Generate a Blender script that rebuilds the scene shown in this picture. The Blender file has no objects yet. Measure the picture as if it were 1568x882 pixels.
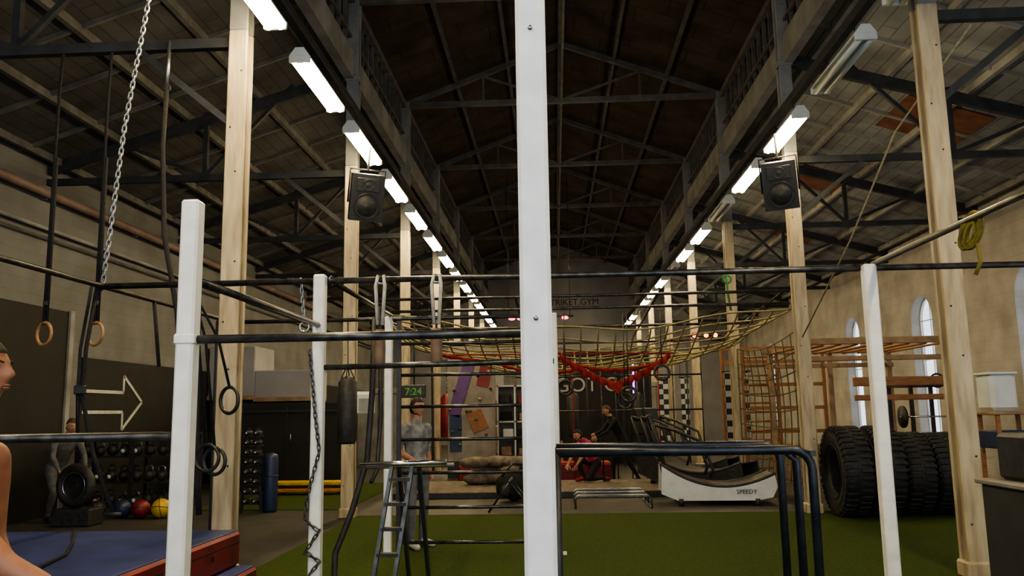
import bpy, math, random
from mathutils import Vector as V, Matrix, Euler
random.seed(7)
scn = bpy.context.scene
pi = math.pi

# ------------------------------------------------------------------ materials
MATS = {}
def pmat(name, c1, c2=None, scale=6, rough=.6, metal=0, bump=0, detail=5, stretch=(1,1,1), emis=None, es=0, spec=.5):
    if name in MATS: return MATS[name]
    m = bpy.data.materials.new(name); m.use_nodes = True
    nt = m.node_tree; b = nt.nodes['Principled BSDF']
    b.inputs['Roughness'].default_value = rough; b.inputs['Metallic'].default_value = metal
    b.inputs['Specular IOR Level'].default_value = spec
    if c2 is None: c2 = tuple(x*.72 for x in c1)
    tc = nt.nodes.new('ShaderNodeTexCoord'); mp = nt.nodes.new('ShaderNodeMapping')
    mp.inputs['Scale'].default_value = stretch
    nt.links.new(tc.outputs['Object'], mp.inputs['Vector'])
    n = nt.nodes.new('ShaderNodeTexNoise'); n.inputs['Scale'].default_value = scale; n.inputs['Detail'].default_value = detail
    nt.links.new(mp.outputs[0], n.inputs['Vector'])
    r = nt.nodes.new('ShaderNodeValToRGB')
    r.color_ramp.elements[0].position = .35; r.color_ramp.elements[1].position = .65
    r.color_ramp.elements[0].color = (*c2,1); r.color_ramp.elements[1].color = (*c1,1)
    nt.links.new(n.outputs['Fac'], r.inputs[0]); nt.links.new(r.outputs[0], b.inputs['Base Color'])
    if bump:
        bp = nt.nodes.new('ShaderNodeBump'); bp.inputs['Strength'].default_value = bump; bp.inputs['Distance'].default_value = .02
        nt.links.new(n.outputs['Fac'], bp.inputs['Height']); nt.links.new(bp.outputs[0], b.inputs['Normal'])
    MATS[name] = m; return m

def brickmat(name, c1, c2, mortar, scale=1, bw=.5, rh=.25, ms=.02, rough=.8, rot=(0,0,0), bump=.3, dark=.7):
    m = bpy.data.materials.new(name); m.use_nodes = True
    nt = m.node_tree; b = nt.nodes['Principled BSDF']; b.inputs['Roughness'].default_value = rough
    b.inputs['Specular IOR Level'].default_value = .2
    tc = nt.nodes.new('ShaderNodeTexCoord'); mp = nt.nodes.new('ShaderNodeMapping'); mp.inputs['Rotation'].default_value = rot
    nt.links.new(tc.outputs['Object'], mp.inputs['Vector'])
    k = nt.nodes.new('ShaderNodeTexBrick'); k.inputs['Scale'].default_value = scale
    k.inputs['Color1'].default_value = (*c1,1); k.inputs['Color2'].default_value = (*c2,1); k.inputs['Mortar'].default_value = (*mortar,1)
    k.inputs['Brick Width'].default_value = bw; k.inputs['Row Height'].default_value = rh; k.inputs['Mortar Size'].default_value = ms
    nt.links.new(mp.outputs[0], k.inputs['Vector'])
    n = nt.nodes.new('ShaderNodeTexNoise'); n.inputs['Scale'].default_value = 1.3; n.inputs['Detail'].default_value = 8
    nt.links.new(tc.outputs['Object'], n.inputs['Vector'])
    r = nt.nodes.new('ShaderNodeValToRGB'); r.color_ramp.elements[0].position=.3; r.color_ramp.elements[1].position=.7
    r.color_ramp.elements[0].color=(dark,dark*.98,dark*.95,1); r.color_ramp.elements[1].color=(1.05,1.05,1.05,1)
    nt.links.new(n.outputs['Fac'], r.inputs[0])
    mx = nt.nodes.new('ShaderNodeMix'); mx.data_type='RGBA'; mx.blend_type='MULTIPLY'; mx.inputs[0].default_value=1
    nt.links.new(k.outputs['Color'], mx.inputs[6]); nt.links.new(r.outputs[0], mx.inputs[7])
    nt.links.new(mx.outputs[2], b.inputs['Base Color'])
    bp = nt.nodes.new('ShaderNodeBump'); bp.inputs['Strength'].default_value=bump; bp.inputs['Distance'].default_value=.02; bp.invert=True
    nt.links.new(k.outputs['Fac'], bp.inputs['Height']); nt.links.new(bp.outputs[0], b.inputs['Normal'])
    MATS[name]=m; return m

def checkmat(name, c1, c2, scale):
    m = bpy.data.materials.new(name); m.use_nodes=True; nt=m.node_tree; b=nt.nodes['Principled BSDF']
    tc=nt.nodes.new('ShaderNodeTexCoord'); k=nt.nodes.new('ShaderNodeTexChecker'); k.inputs['Scale'].default_value=scale
    k.inputs['Color1'].default_value=(*c1,1); k.inputs['Color2'].default_value=(*c2,1)
    nt.links.new(tc.outputs['Object'], k.inputs['Vector']); nt.links.new(k.outputs['Color'], b.inputs['Base Color']); return m

def emat(name, col, s):
    m = bpy.data.materials.new(name); m.use_nodes=True; nt=m.node_tree; nt.nodes.clear()
    e=nt.nodes.new('ShaderNodeEmission'); e.inputs[0].default_value=(*col,1); e.inputs[1].default_value=s
    o=nt.nodes.new('ShaderNodeOutputMaterial'); nt.links.new(e.outputs[0],o.inputs[0]); return m

def glassmat():
    m = bpy.data.materials.new('window_glass'); m.use_nodes=True; nt=m.node_tree; nt.nodes.clear()
    t=nt.nodes.new('ShaderNodeBsdfTransparent'); g=nt.nodes.new('ShaderNodeBsdfGlossy'); g.inputs['Roughness'].default_value=.1
    x=nt.nodes.new('ShaderNodeMixShader'); x.inputs[0].default_value=.06
    o=nt.nodes.new('ShaderNodeOutputMaterial')
    nt.links.new(t.outputs[0],x.inputs[1]); nt.links.new(g.outputs[0],x.inputs[2]); nt.links.new(x.outputs[0],o.inputs[0]); return m

white = pmat('white_painted_steel',(.84,.84,.84),(.72,.72,.72),9,.35)
black = pmat('black_powder_coat',(.03,.03,.034),(.016,.016,.018),20,.4)
barst = pmat('worn_steel_bar',(.11,.11,.12),(.04,.04,.045),12,.3,.7)
chrome= pmat('chrome',(.7,.7,.72),(.5,.5,.52),10,.2,1)
timber= pmat('painted_timber_column',(.55,.47,.33),(.34,.27,.18),3.5,.5,0,.25,8,(3,3,.5))
steel = pmat('dark_truss_steel',(.038,.042,.05),(.021,.023,.028),5,.6,.1)
tgrey = pmat('grey_painted_truss',(.15,.147,.144),(.088,.085,.083),4,.7)
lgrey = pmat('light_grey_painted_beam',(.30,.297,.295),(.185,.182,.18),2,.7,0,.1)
rubber= pmat('black_rubber',(.032,.032,.035),(.015,.015,.016),15,.55,0,.4)
blkfab= pmat('black_fabric',(.02,.02,.023),(.01,.01,.012),30,.9)
woodr = pmat('wooden_ring',(.42,.24,.12),(.28,.15,.07),14,.45)
wood  = pmat('orange_wood',(.33,.15,.065),(.2,.085,.037),6,.5,0,.1,6,(1,8,8))
palew = pmat('pale_wood',(.36,.235,.14),(.22,.14,.08),5,.5)
bluev = pmat('blue_vinyl',(.04,.055,.20),(.025,.036,.13),3,.42,0,.15)
redv  = pmat('red_vinyl',(.22,.018,.025),(.13,.012,.015),4,.42)
redf  = pmat('red_fabric',(.34,.024,.024),(.18,.011,.013),10,.8)
yel   = pmat('yellow_plastic',(.65,.43,.045),(.46,.3,.03),5,.45)
orange= pmat('orange_plank',(.5,.22,.03),(.38,.15,.02),5,.5)
netm  = pmat('olive_rope',(.34,.28,.15),(.21,.175,.09),30,.85)
netd  = pmat('dark_olive_rope',(.17,.16,.085),(.1,.09,.05),30,.85)
beige = pmat('beige_rope',(.42,.36,.26),(.3,.25,.17),30,.85)
grout = pmat('grey_stone_sack',(.22,.185,.15),(.11,.09,.075),8,.9,0,.5)
plast = pmat('light_grey_plastic',(.66,.69,.70),(.58,.60,.61),5,.4)
dullp = pmat('dull_grey_panel',(.27,.25,.23),(.18,.165,.15),3,.6)
galv  = pmat('galvanised_metal',(.42,.43,.45),(.28,.29,.31),10,.35,.9)
dgalv = pmat('dull_steel',(.13,.135,.145),(.07,.07,.08),10,.4,.8)
bluep = pmat('dark_blue_plastic',(.025,.04,.11),(.015,.025,.07),5,.4)
greenr= pmat('green_rope',(.05,.22,.08),(.03,.14,.05),10,.7)
purple= pmat('purple_panel',(.13,.065,.24),(.09,.045,.17),4,.5)
strapw= pmat('white_strap',(.6,.58,.54),(.42,.4,.37),20,.8)
rust  = pmat('rust_brown_board',(.18,.07,.04),(.115,.043,.024),4,.8)
LAMP  = emat('fluorescent_glow',(1,.80,.44),78)

# ------------------------------------------------------------------ mesh builder
class MB:
    def __init__(s): s.v=[]; s.f=[]; s.m=[]; s.sm=[]; s.mats=[]
    def mi(s,mat):
        if mat not in s.mats: s.mats.append(mat)
        return s.mats.index(mat)
    def add(s,vs,fs,mat,sm=False,M=None):
        o=len(s.v)
        for p in vs:
            p=V(p)
            if M is not None: p=M@p
            s.v.append(tuple(p))
        k=s.mi(mat)
        for f in fs: s.f.append(tuple(i+o for i in f)); s.m.append(k); s.sm.append(sm)
    def box(s,c,sz,mat,rot=(0,0,0),ch=0):
        M=Matrix.Translation(V(c))@Euler(rot).to_matrix().to_4x4()
        x,y,z=[a/2 for a in sz]
        ch=min(ch,x*.45,y*.45,z*.45)
        if ch<=0:
            vs=[(a,b,d) for a in(-x,x) for b in(-y,y) for d in(-z,z)]
            fs=[(0,1,3,2),(4,6,7,5),(0,4,5,1),(2,3,7,6),(0,2,6,4),(1,5,7,3)]
            s.add(vs,fs,mat,False,M); return
        vs=[];idx={}
        for a in(-1,1):
            for b in(-1,1):
                for d in(-1,1):
                    for ax in range(3):
                        p=[a*(x-ch),b*(y-ch),d*(z-ch)]; h=[x,y,z][ax]; p[ax]=[a,b,d][ax]*h
                        idx[(a,b,d,ax)]=len(vs); vs.append(tuple(p))
        fs=[]
        for ax in range(3):
            for sg in(-1,1):
                o=[i for i in range(3) if i!=ax]; q=[]
                for (p1,p2) in((-1,-1),(1,-1),(1,1),(-1,1)):
                    k=[0,0,0]; k[ax]=sg;k[o[0]]=p1;k[o[1]]=p2; q.append(idx[(*k,ax)])
                fs.append(tuple(q))
        for ax in range(3):
            o=[i for i in range(3) if i!=ax]
            for p1 in(-1,1):
                for p2 in(-1,1):
                    k1=[0,0,0];k2=[0,0,0];k1[ax]=-1;k2[ax]=1
                    for k in(k1,k2): k[o[0]]=p1;k[o[1]]=p2
                    fs.append((idx[(*k1,o[0])],idx[(*k2,o[0])],idx[(*k2,o[1])],idx[(*k1,o[1])]))
        for a in(-1,1):
            for b in(-1,1):
                for d in(-1,1): fs.append(tuple(idx[(a,b,d,t)] for t in range(3)))
        s.add(vs,fs,mat,False,M)
    def beam(s,p0,p1,w,h,mat,up=(0,0,1)):
        p0=V(p0);p1=V(p1);d=(p1-p0).normalized();up=V(up)
        if abs(d.dot(up))>.98: up=V((0,1,0))
        sd=d.cross(up).normalized();u=sd.cross(d)
        vs=[p+sd*a*w/2+u*b*h/2 for p in(p0,p1) for a,b in((-1,-1),(1,-1),(1,1),(-1,1))]
        s.add(vs,[(3,2,1,0),(4,5,6,7),(0,1,5,4),(1,2,6,5),(2,3,7,6),(3,0,4,7)],mat)
    def tube(s,pts,r,mat,n=10,closed=False,sm=True,flat=None):
        pts=[V(p) for p in pts]; N=len(pts)
        if not isinstance(r,(list,tuple)): r=[r]*N
        T=[]
        for i in range(N):
            if closed: t=pts[(i+1)%N]-pts[i-1]
            else: t=pts[min(i+1,N-1)]-pts[max(i-1,0)]
            T.append(t.normalized() if t.length>1e-9 else V((0,0,1)))
        u=V((0,0,1)) if abs(T[0].z)<.9 else V((1,0,0))
        u=(u-T[0]*u.dot(T[0])).normalized(); vs=[]
        for i in range(N):
            u=(u-T[i]*u.dot(T[i]))
            u=u.normalized() if u.length>1e-6 else T[i].orthogonal().normalized()
            w=T[i].cross(u)
            for k in range(n):
                a=2*pi*k/n; vs.append(pts[i]+(u*math.cos(a)+w*math.sin(a)*(flat or 1))*r[i])
        fs=[]
        for i in range(N if closed else N-1):
            j=(i+1)%N
            for k in range(n): fs.append((i*n+k,i*n+(k+1)%n,j*n+(k+1)%n,j*n+k))
        if not closed: fs.append(tuple(range(n-1,-1,-1))); fs.append(tuple((N-1)*n+k for k in range(n)))
        s.add(vs,fs,mat,sm)
    def cyl(s,p0,p1,r0,mat,r1=None,n=16): s.tube([p0,p1],[r0,r0 if r1 is None else r1],mat,n)
    def ell(s,c,r,mat,nu=20,nv=12,M=None,fn=None):
        if not isinstance(r,(list,tuple)): r=(r,r,r)
        vs=[];fs=[]
        for j in range(nv+1):
            ph=pi*j/nv
            for i in range(nu):
                a=2*pi*i/nu; d=V((math.sin(ph)*math.cos(a),math.sin(ph)*math.sin(a),math.cos(ph)))
                p=V((d.x*r[0],d.y*r[1],d.z*r[2]))
                if fn: p=fn(p,d)
                vs.append(p)
        for j in range(nv):
            for i in range(nu): fs.append((j*nu+i,(j+1)*nu+i,(j+1)*nu+(i+1)%nu,j*nu+(i+1)%nu))
        T=Matrix.Translation(V(c)); 
        if M is not None: T=T@M.to_4x4()
        s.add(vs,fs,mat,True,T)
    def torus(s,c,R,r,mat,axis=(0,1,0),n=32,m=10,sc=(1,1)):
        ax=V(axis).normalized();u=ax.orthogonal().normalized();w=ax.cross(u)
        s.tube([V(c)+(u*math.cos(2*pi*i/n)*sc[0]+w*math.sin(2*pi*i/n)*sc[1])*R for i in range(n)],r,mat,m,True)
    def lathe(s,prof,c,axis,mat,n=40,sm=True):
        ax=V(axis).normalized();u=ax.orthogonal().normalized();w=ax.cross(u);vs=[];fs=[];P=len(prof)
        for i in range(n):
            a=2*pi*i/n; d=u*math.cos(a)+w*math.sin(a)
            for (rr,h) in prof: vs.append(V(c)+ax*h+d*rr)
        for i in range(n):
            j=(i+1)%n
            for k in range(P-1): fs.append((i*P+k,j*P+k,j*P+k+1,i*P+k+1))
        s.add(vs,fs,mat,sm)
    def prism(s,poly,d0,d1,mat,fn):
        n=len(poly); vs=[fn(a,b,d0) for a,b in poly]+[fn(a,b,d1) for a,b in poly]
        fs=[tuple(range(n)),tuple(range(2*n-1,n-1,-1))]+[(i,i+n,(i+1)%n+n,(i+1)%n) for i in range(n)]
        s.add(vs,fs,mat)
    def slab(s,a,b,c,d,t,mat):
        a,b,c,d=map(V,(a,b,c,d)); n=(b-a).cross(d-a).normalized()*t
        s.add([a,b,c,d,a+n,b+n,c+n,d+n],[(0,1,2,3),(7,6,5,4),(0,4,5,1),(1,5,6,2),(2,6,7,3),(3,7,4,0)],mat)
    def chain(s,pts,mat,L=.06,w=.022,r=.006):
        pts=[V(p) for p in pts]
        tot=sum((pts[i+1]-pts[i]).length for i in range(len(pts)-1)); pitch=L-2.6*r; n=max(1,int(tot/pitch))
        def at(d):
            for i in range(len(pts)-1):
                l=(pts[i+1]-pts[i]).length
                if d<=l or i==len(pts)-2: return pts[i]+(pts[i+1]-pts[i])*(d/l),(pts[i+1]-pts[i]).normalized()
                d-=l
        for k in range(n):
            p,t=at((k+.5)*pitch); u=t.orthogonal().normalized(); 
            if k%2: u=t.cross(u)
            path=[]
            for q in range(5): a=-pi/2+pi*q/4; path.append(p+t*(L/2-w/2+math.cos(a)*w/2)+u*math.sin(a)*w/2)
            for q in range(5): a=pi/2+pi*q/4; path.append(p+t*(-L/2+w/2+math.cos(a)*w/2)+u*math.sin(a)*w/2)
            s.tube(path,r,mat,5,True)
    def make(s,name,loc=(0,0,0),rot=(0,0,0),parent=None):
        me=bpy.data.meshes.new(name); me.from_pydata(s.v,[],s.f)
        for m in s.mats: me.materials.append(m)
        me.polygons.foreach_set('material_index',s.m); me.polygons.foreach_set('use_smooth',s.sm); me.update()
        o=bpy.data.objects.new(name,me); o.location=loc; o.rotation_euler=rot
        scn.collection.objects.link(o)
        if parent: o.parent=parent
        return o
def inst(o,loc,rot=(0,0,0),sc=(1,1,1)):
    n=bpy.data.objects.new(o.name.split('.')[0],o.data); n.location=loc; n.rotation_euler=rot; n.scale=sc; scn.collection.objects.link(n); return n

XL,XR=-8.5,9.3; CL,CR=-3.28,3.9; Y0,Y1=-3.0,42.0
ZE,ZR,ZA,ZW=8.75,10.1,7.65,5.9; XM=(CL+CR)/2
COLY=[-1.55,3.35]+[8.25+4.93*i for i in range(7)]

# ------------------------------------------------------------------ shell
rubfl = pmat('rubber_floor',(.064,.058,.054),(.038,.035,.033),2.5,.55,0,.1)
turf  = pmat('green_turf',(.060,.086,.024),(.036,.056,.015),45,.95,0,.5,6,spec=.1)
b=MB(); b.box(((XL+XR)/2,(Y0+Y1)/2,-.1),(XR-XL+.6,Y1-Y0,.2),rubfl); b.make('floor')
b=MB(); b.box((1.7,6.9,.005),(9.8,13.0,.01),turf); b.make('turf_lane')
b=MB(); b.box((-4.9,17,.006),(2.6,5.4,.012),turf); b.make('turf_strip')

wallw=brickmat('grey_painted_brick_wall',(.215,.215,.22),(.20,.20,.205),(.17,.17,.173),2.2,.5,.25,.010,.85,(pi/2,0,pi/2),.3,.75)
wallr=brickmat('cream_painted_brick_wall',(.45,.43,.41),(.425,.405,.385),(.37,.35,.335),2.2,.5,.25,.010,.85,(pi/2,0,pi/2),.35,.68)
wallg=pmat('grey_end_wall_paint',(.34,.335,.36),(.255,.25,.275),1.0,.85)
blkp=pmat('black_wall_paint',(.016,.015,.015),(.01,.0095,.0095),2,.7)
roofn=brickmat('brown_ceiling_boards',(.092,.076,.066),(.078,.065,.056),(.045,.038,.034),1,1.2,.6,.012,.9,dark=.5)
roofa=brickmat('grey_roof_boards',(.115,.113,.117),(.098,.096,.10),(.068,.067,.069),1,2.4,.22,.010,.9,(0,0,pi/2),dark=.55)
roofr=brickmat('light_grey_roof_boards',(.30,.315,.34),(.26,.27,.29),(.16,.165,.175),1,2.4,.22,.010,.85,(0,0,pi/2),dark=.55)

b=MB(); b.box((XL-.15,(Y0+Y1)/2,ZW/2),(.3,Y1-Y0,ZW),wallw); b.make('wall_left')
b=MB()
b.box((XL+.013,5.5,1.73),(.024,17,3.46),blkp); b.box((XL+.013,28.2,1.35),(.024,27.4,2.7),blkp)
b.box((XL+.032,14.05,1.73),(.06,.12,3.5),lgrey)
b.make('wainscot_left')
b=MB()
poly=[(XL-.3,0),(XR+.3,0),(XR+.3,ZW+.2),(CR+.2,ZA+.2),(CR+.2,ZE+.2),(XM,ZR+.25),(CL-.2,ZE+.2),(CL-.2,ZA+.2),(XL-.3,ZW+.2)]
b.prism(poly,Y1,Y1+.3,wallg,lambda a,c,d:(a,d,c)); b.make('wall_back')
WY=[1.7,6.6,11.5,16.4,21.3,26.2,31.1,36.0]; hw=.6; zs,zt=.85,3.75
b=MB(); edges=[Y0]+sum([[y-hw,y+hw] for y in WY],[])+[Y1]
for i in range(0,len(edges),2): b.box((XR+.15,(edges[i]+edges[i+1])/2,ZW/2),(.3,edges[i+1]-edges[i],ZW),wallr)
for y in WY:
    b.box((XR+.15,y,zs/2),(.3,2*hw,zs),wallr)
    N=14
    for k in range(N):
        a0=pi-pi*k/N;a1=pi-pi*(k+1)/N
        q=[(y+hw*math.cos(a0),zt+hw*math.sin(a0)),(y+hw*math.cos(a1),zt+hw*math.sin(a1)),(y+hw*math.cos(a1),ZW),(y+hw*math.cos(a0),ZW)]
        b.prism(q,XR,XR+.3,wallr,lambda a,c,d:(d,a,c))
b.make('wall_right')
gl=glassmat()
for n,y in enumerate(WY):
    b=MB(); x=XR+.24
    b.tube([(x,y-hw,zs)]+[(x,y+hw*.97*math.cos(pi-pi*k/14),zt+hw*.97*math.sin(pi-pi*k/14)) for k in range(15)]+[(x,y+hw,zs)],.025,plast,6)
    b.beam((x,y,zs),(x,y,zt+hw),.03,.03,plast)
    for z in (1.8,2.75,3.75): b.beam((x,y-hw,z),(x,y+hw,z),.025,.025,plast)
    b.box((XR+.05,y,zs-.02),(.3,2*hw+.1,.05),lgrey)
    b.prism([(y-hw,zs)]+[(y+hw*math.cos(pi-pi*k/14),zt+hw*math.sin(pi-pi*k/14)) for k in range(15)]+[(y+hw,zs)],x+.02,x+.025,gl,lambda a,c,d:(d,a,c))
    b.make('window_%d'%(n+1))
b=MB(); b.slab((CL-.2,Y0,ZE),(CL-.2,Y1,ZE),(XM,Y1,ZR),(XM,Y0,ZR),-.12,roofn); b.slab((XM,Y0,ZR),(XM,Y1,ZR),(CR+.2,Y1,ZE),(CR+.2,Y0,ZE),-.12,roofn); b.make('ceiling')
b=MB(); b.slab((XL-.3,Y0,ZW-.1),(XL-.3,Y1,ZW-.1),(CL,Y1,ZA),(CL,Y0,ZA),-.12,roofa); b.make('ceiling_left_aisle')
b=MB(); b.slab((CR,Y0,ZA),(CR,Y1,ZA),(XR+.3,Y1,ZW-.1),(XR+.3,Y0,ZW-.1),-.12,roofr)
for (yy,x0,x1) in ((14.5,6.2,7.6),(19.0,5.6,6.8),(11.2,7.3,8.6),(24,6.5,7.6)):
    f=lambda x:ZA+(x-CR)*(ZW-.1-ZA)/(XR+.3-CR)-.03
    b.slab((x0,yy-.6,f(x0)),(x0,yy+.9,f(x0)),(x1,yy+.9,f(x1)),(x1,yy-.6,f(x1)),-.02,rust)
b.make('ceiling_right_aisle')
for nm,X,sg in (('left',CL,1),('right',CR,-1)):
    b=MB(); L=Y1-Y0; yc=(Y0+Y1)/2
    b.box((X-sg*.05,yc,7.42),(.16,L,.46),lgrey)
    b.box((X-sg*.16,yc,8.2),(.04,L,1.1),roofn)
    b.box((X-sg*.02,yc,8.62),(.1,L,.14),tgrey)
    y=Y0+.2
    while y<Y1: b.box((X-sg*.06,y,8.1),(.06,.07,.95),tgrey); y+=.41
    b.box((X-sg*.03,yc,7.95),(.05,L,.05),tgrey)
    b.make('trim_%s_clerestory'%nm)
def column():
    b=MB(); H=8.7
    for z0,z1,m in((0,5.68,timber),(5.68,H,lgrey)):  # upper grey: part paint, part shade above the lamp housings put into the colour
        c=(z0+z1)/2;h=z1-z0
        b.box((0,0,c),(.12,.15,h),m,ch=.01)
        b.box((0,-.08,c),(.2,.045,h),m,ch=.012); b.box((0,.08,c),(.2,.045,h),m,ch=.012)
    b.box((0,0,.08),(.25,.25,.16),timber,ch=.02)
    z=.5; k=0
    while z<8.4:
        x=(-.05,.05,.02)[k%3]; b.cyl((x,-.10,z),(x,-.108,z),.010,dgalv,n=8)
        z+=(.62,.95,.48)[k%3]; k+=1
    b.box((0,0,7.2),(.24,.24,.09),lgrey,ch=.01)
    return b
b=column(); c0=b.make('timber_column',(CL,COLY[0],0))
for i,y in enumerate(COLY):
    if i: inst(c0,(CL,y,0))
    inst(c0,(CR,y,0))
for y in COLY:
    b=MB()
    b.beam((CL,y,ZE-.12),(CR,y,ZE-.12),.10,.12,tgrey)
    b.beam((CL,y,ZE-.1),(XM,y,ZR-.1),.08,.12,tgrey); b.beam((CR,y,ZE-.1),(XM,y,ZR-.1),.08,.12,tgrey)
    b.beam((XM,y,ZE-.1),(XM,y,ZR-.1),.07,.07,tgrey)
    for s_,X in((1,CL),(-1,CR)):
        b.beam((XM,y,ZE-.1),(X+s_*1.8,y,ZE+.52),.05,.05,tgrey)
        b.beam((X+s_*1.8,y,ZE+.5),(X+s_*1.8,y,ZE-.1),.05,.05,tgrey)
    b.make('roof_truss')
b=MB()
b.beam((XM,Y0,ZE-.1),(XM,Y1,ZE-.1),.05,.06,tgrey); b.beam((XM,Y0,ZR-.1),(XM,Y1,ZR-.1),.1,.1,tgrey)
for fr in(.33,.66):
    for X in(CL,CR): x=X+(XM-X)*fr; z=ZE+(ZR-ZE)*fr-.06; b.beam((x,Y0,z),(x,Y1,z),.07,.09,tgrey)
b.make('trim_nave_purlins')
def za(x,side):
    return (ZA+(CL-x)*(ZW-.1-ZA)/(CL-(XL-.3))) if side<0 else (ZA+(x-CR)*(ZW-.1-ZA)/(XR+.3-CR))
for side,C,W,mt in((-1,CL,XL,steel),(1,CR,XR,steel)):
    for y in COLY:
        b=MB(); d=W-C
        b.beam((C,y,5.57),(W,y,5.57),.09,.11,mt)
        b.beam((C,y,7.3),(W,y,za(W,side)-.12),.10,.18,mt)
        b.beam((C+d*.48,y,5.57),(C+d*.48,y,za(C+d*.48,side)-.1),.08,.08,mt)
        b.beam((C+d*.48,y,5.6),(C+d*.2,y,za(C+d*.2,side)-.15),.06,.06,mt)
        b.beam((C+d*.48,y,5.6),(C+d*.75,y,za(C+d*.75,side)-.15),.06,.06,mt)
        b.beam((C,y,4.6),(C+d*.22,y,5.55),.07,.07,mt)
        b.make('aisle_truss')
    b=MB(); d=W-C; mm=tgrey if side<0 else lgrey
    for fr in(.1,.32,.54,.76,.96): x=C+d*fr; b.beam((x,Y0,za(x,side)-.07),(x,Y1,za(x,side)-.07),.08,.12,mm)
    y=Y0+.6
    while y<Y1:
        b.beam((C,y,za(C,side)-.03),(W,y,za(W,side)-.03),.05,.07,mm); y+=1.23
    b.make('trim_%s_aisle_purlins'%('left' if side<0 else 'right'))
pinkp=pmat('primer_red_pipe',(.27,.19,.175),(.18,.12,.11),3,.6)
b=MB(); b.tube([(XL+.16,y,5.32) for y in(Y0,8,20,41.5)],.075,pinkp,12); b.tube([(XL+.10,y,4.75) for y in(Y0,41.5)],.035,lgrey,8); b.tube([(XL+.10,y,4.6) for y in(Y0,41.5)],.02,tgrey,8)
for y in range(-2,41,3): b.box((XL+.06,y,5.32),(.12,.05,.18),galv)
b.make('heating_pipe')
b=MB()
for x0,x1,z0,z1 in((-8.45,-7.3,2.0,3.3),(-7.3,-5.9,1.95,2.7),):
    b.box(((x0+x1)/2,20.6,(z0+z1)/2),(x1-x0,1.4,z1-z0),wallg,ch=.02); b.box(((x0+x1)/2,19.88,z0+.05),(x1-x0,.05,.1),palew)
b.box((-7.17,20.6,1.0),(2.5,1.3,2.0),blkp,ch=.02)
b.make('storage_mezzanine')

# ------------------------------------------------------------------ lamps
def lamp(lit):
    b=MB()
    b.prism([(-.05,.10),(.05,.10),(.12,.0),(.12,-.02),(-.12,-.02),(-.12,0)],-.82,.82,plast,lambda a,c,d:(a,d,c))
    m=LAMP if lit else plast
    for x in(-.065,.065): b.cyl((x,-.78,-.065),(x,.78,-.065),.036,m,n=10)
    if lit: b.box((0,0,-.04),(.22,1.56,.03),m)
    for y in(-.8,.8): b.box((0,y,-.04),(.25,.05,.09),plast,ch=.01)
    b.cyl((0,-.5,.1),(0,-.5,.26),.008,black,n=6); b.cyl((0,.5,.1),(0,.5,.26),.008,black,n=6)
    return b
LX,RX,LZ=-2.88,3.58,5.75
on=lamp(True).make('fluorescent_lamp',(LX,-.02,LZ)); off=lamp(False).make('fluorescent_lamp',(RX,9.75,LZ))
lit_r=[0,2.45,4.9,12.25,14.7,19.6,22.05,26.95,29.4,31.85,36.75,39.2]
for i in range(1,17): inst(on,(LX,i*2.45,LZ))
for i in range(0,17):
    y=i*2.45
    if i==4: continue
    inst(on if any(abs(y-q)<.1 for q in lit_r) else off,(RX,y,LZ))
for X in(LX,RX):
    b=MB(); b.box((X,19.3,LZ+.32),(.13,44,.12),steel,ch=.02); 
    for y in COLY[1:]: b.beam((X,y,LZ+.32),(CL if X<0 else CR,y,LZ+.32),.06,.08,steel)
    b.make('cable_tray')

def speaker():
    b=MB()
    b.prism([(-.25,-.2),(.25,-.2),(.25,.05),(.15,.2),(-.15,.2),(-.25,.05)],-.36,.36,black,lambda a,c,d:(a,c,d))
    b.lathe([(.0,.04),(.07,.03),(.16,.0),(.19,-.02),(.2,0)],(0,-.2,-.13),(0,-1,0),rubber,28)
    b.lathe([(.0,.02),(.03,.02),(.08,.0),(.09,-.02)],(0,-.2,.2),(0,-1,0),rubber,20)
    b.torus((0,-.205,-.13),.19,.008,black); b.box((0,-.205,.2),(.34,.02,.2),black,ch=.008)
    b.torus((0,-.215,.2),.08,.006,black)
    b.tube([(-.27,0,-.1),(-.27,0,.42),(.27,0,.42),(.27,0,-.1)],.015,black,6)
    b.cyl((0,0,.42),(0,0,.78),.018,lgrey,n=8); return b
s1=speaker().make('loudspeaker',(-2.87,12.4,4.95),(.32,.04,.35)); inst(s1,(3.5,12.4,4.95),(.32,-.04,-.3))

# ------------------------------------------------------------------ pull up rig
b=MB()
def post(x,y,h,w=.1,m=white): b.box((x,y,h/2),(w,w,h),m,ch=.012); b.box((x,y,.01),(w+.1,w+.1,.02),m)
post(-.055,2.72,4.2,.103); post(-2.0,4.42,2.8); post(-2.0,6.96,2.8); post(2.66,7.0,2.78,.105); post(-1.95,9.7,2.75,.09); post(.0,9.7,2.75,.09)
for z in (.9,1.9,2.9): b.cyl((-.055,2.66,z),(-.055,2.78,z),.008,galv,n=8)
post(-4.0,9.7,2.75,.08,black); post(6.6,7.0,2.78,.1); post(6.6,2.0,2.78,.1)
R=.024
def bar(p,q,r=R,m=barst): b.cyl(p,q,r,m,n=14)
bar((-4.0,7.05,2.76),(6.6,7.05,2.76),.027)
bar((-2,4.42,2.02),(-.02,4.42,2.02)); bar((-6.5,4.42,1.5),(-2,4.42,1.5)); 
bar((-2,4.42,2.36),(-2,6.96,2.36)); bar((-1.93,7.0,2.76),(-1.93,9.7,2.76)); bar((-3.98,1.5,2.76),(-3.98,9.7,2.76))
bar((-4,9.7,2.72),(0,9.7,2.72)); bar((-2,6.96,2.0),(0,6.96,2.02))
bar((2.72,2,2.79),(2.72,7.05,2.79)); bar((6.6,2,2.76),(6.6,7,2.76))
b.box((-2,4.42,2.02),(.115,.115,.06),white,ch=.01)
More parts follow.
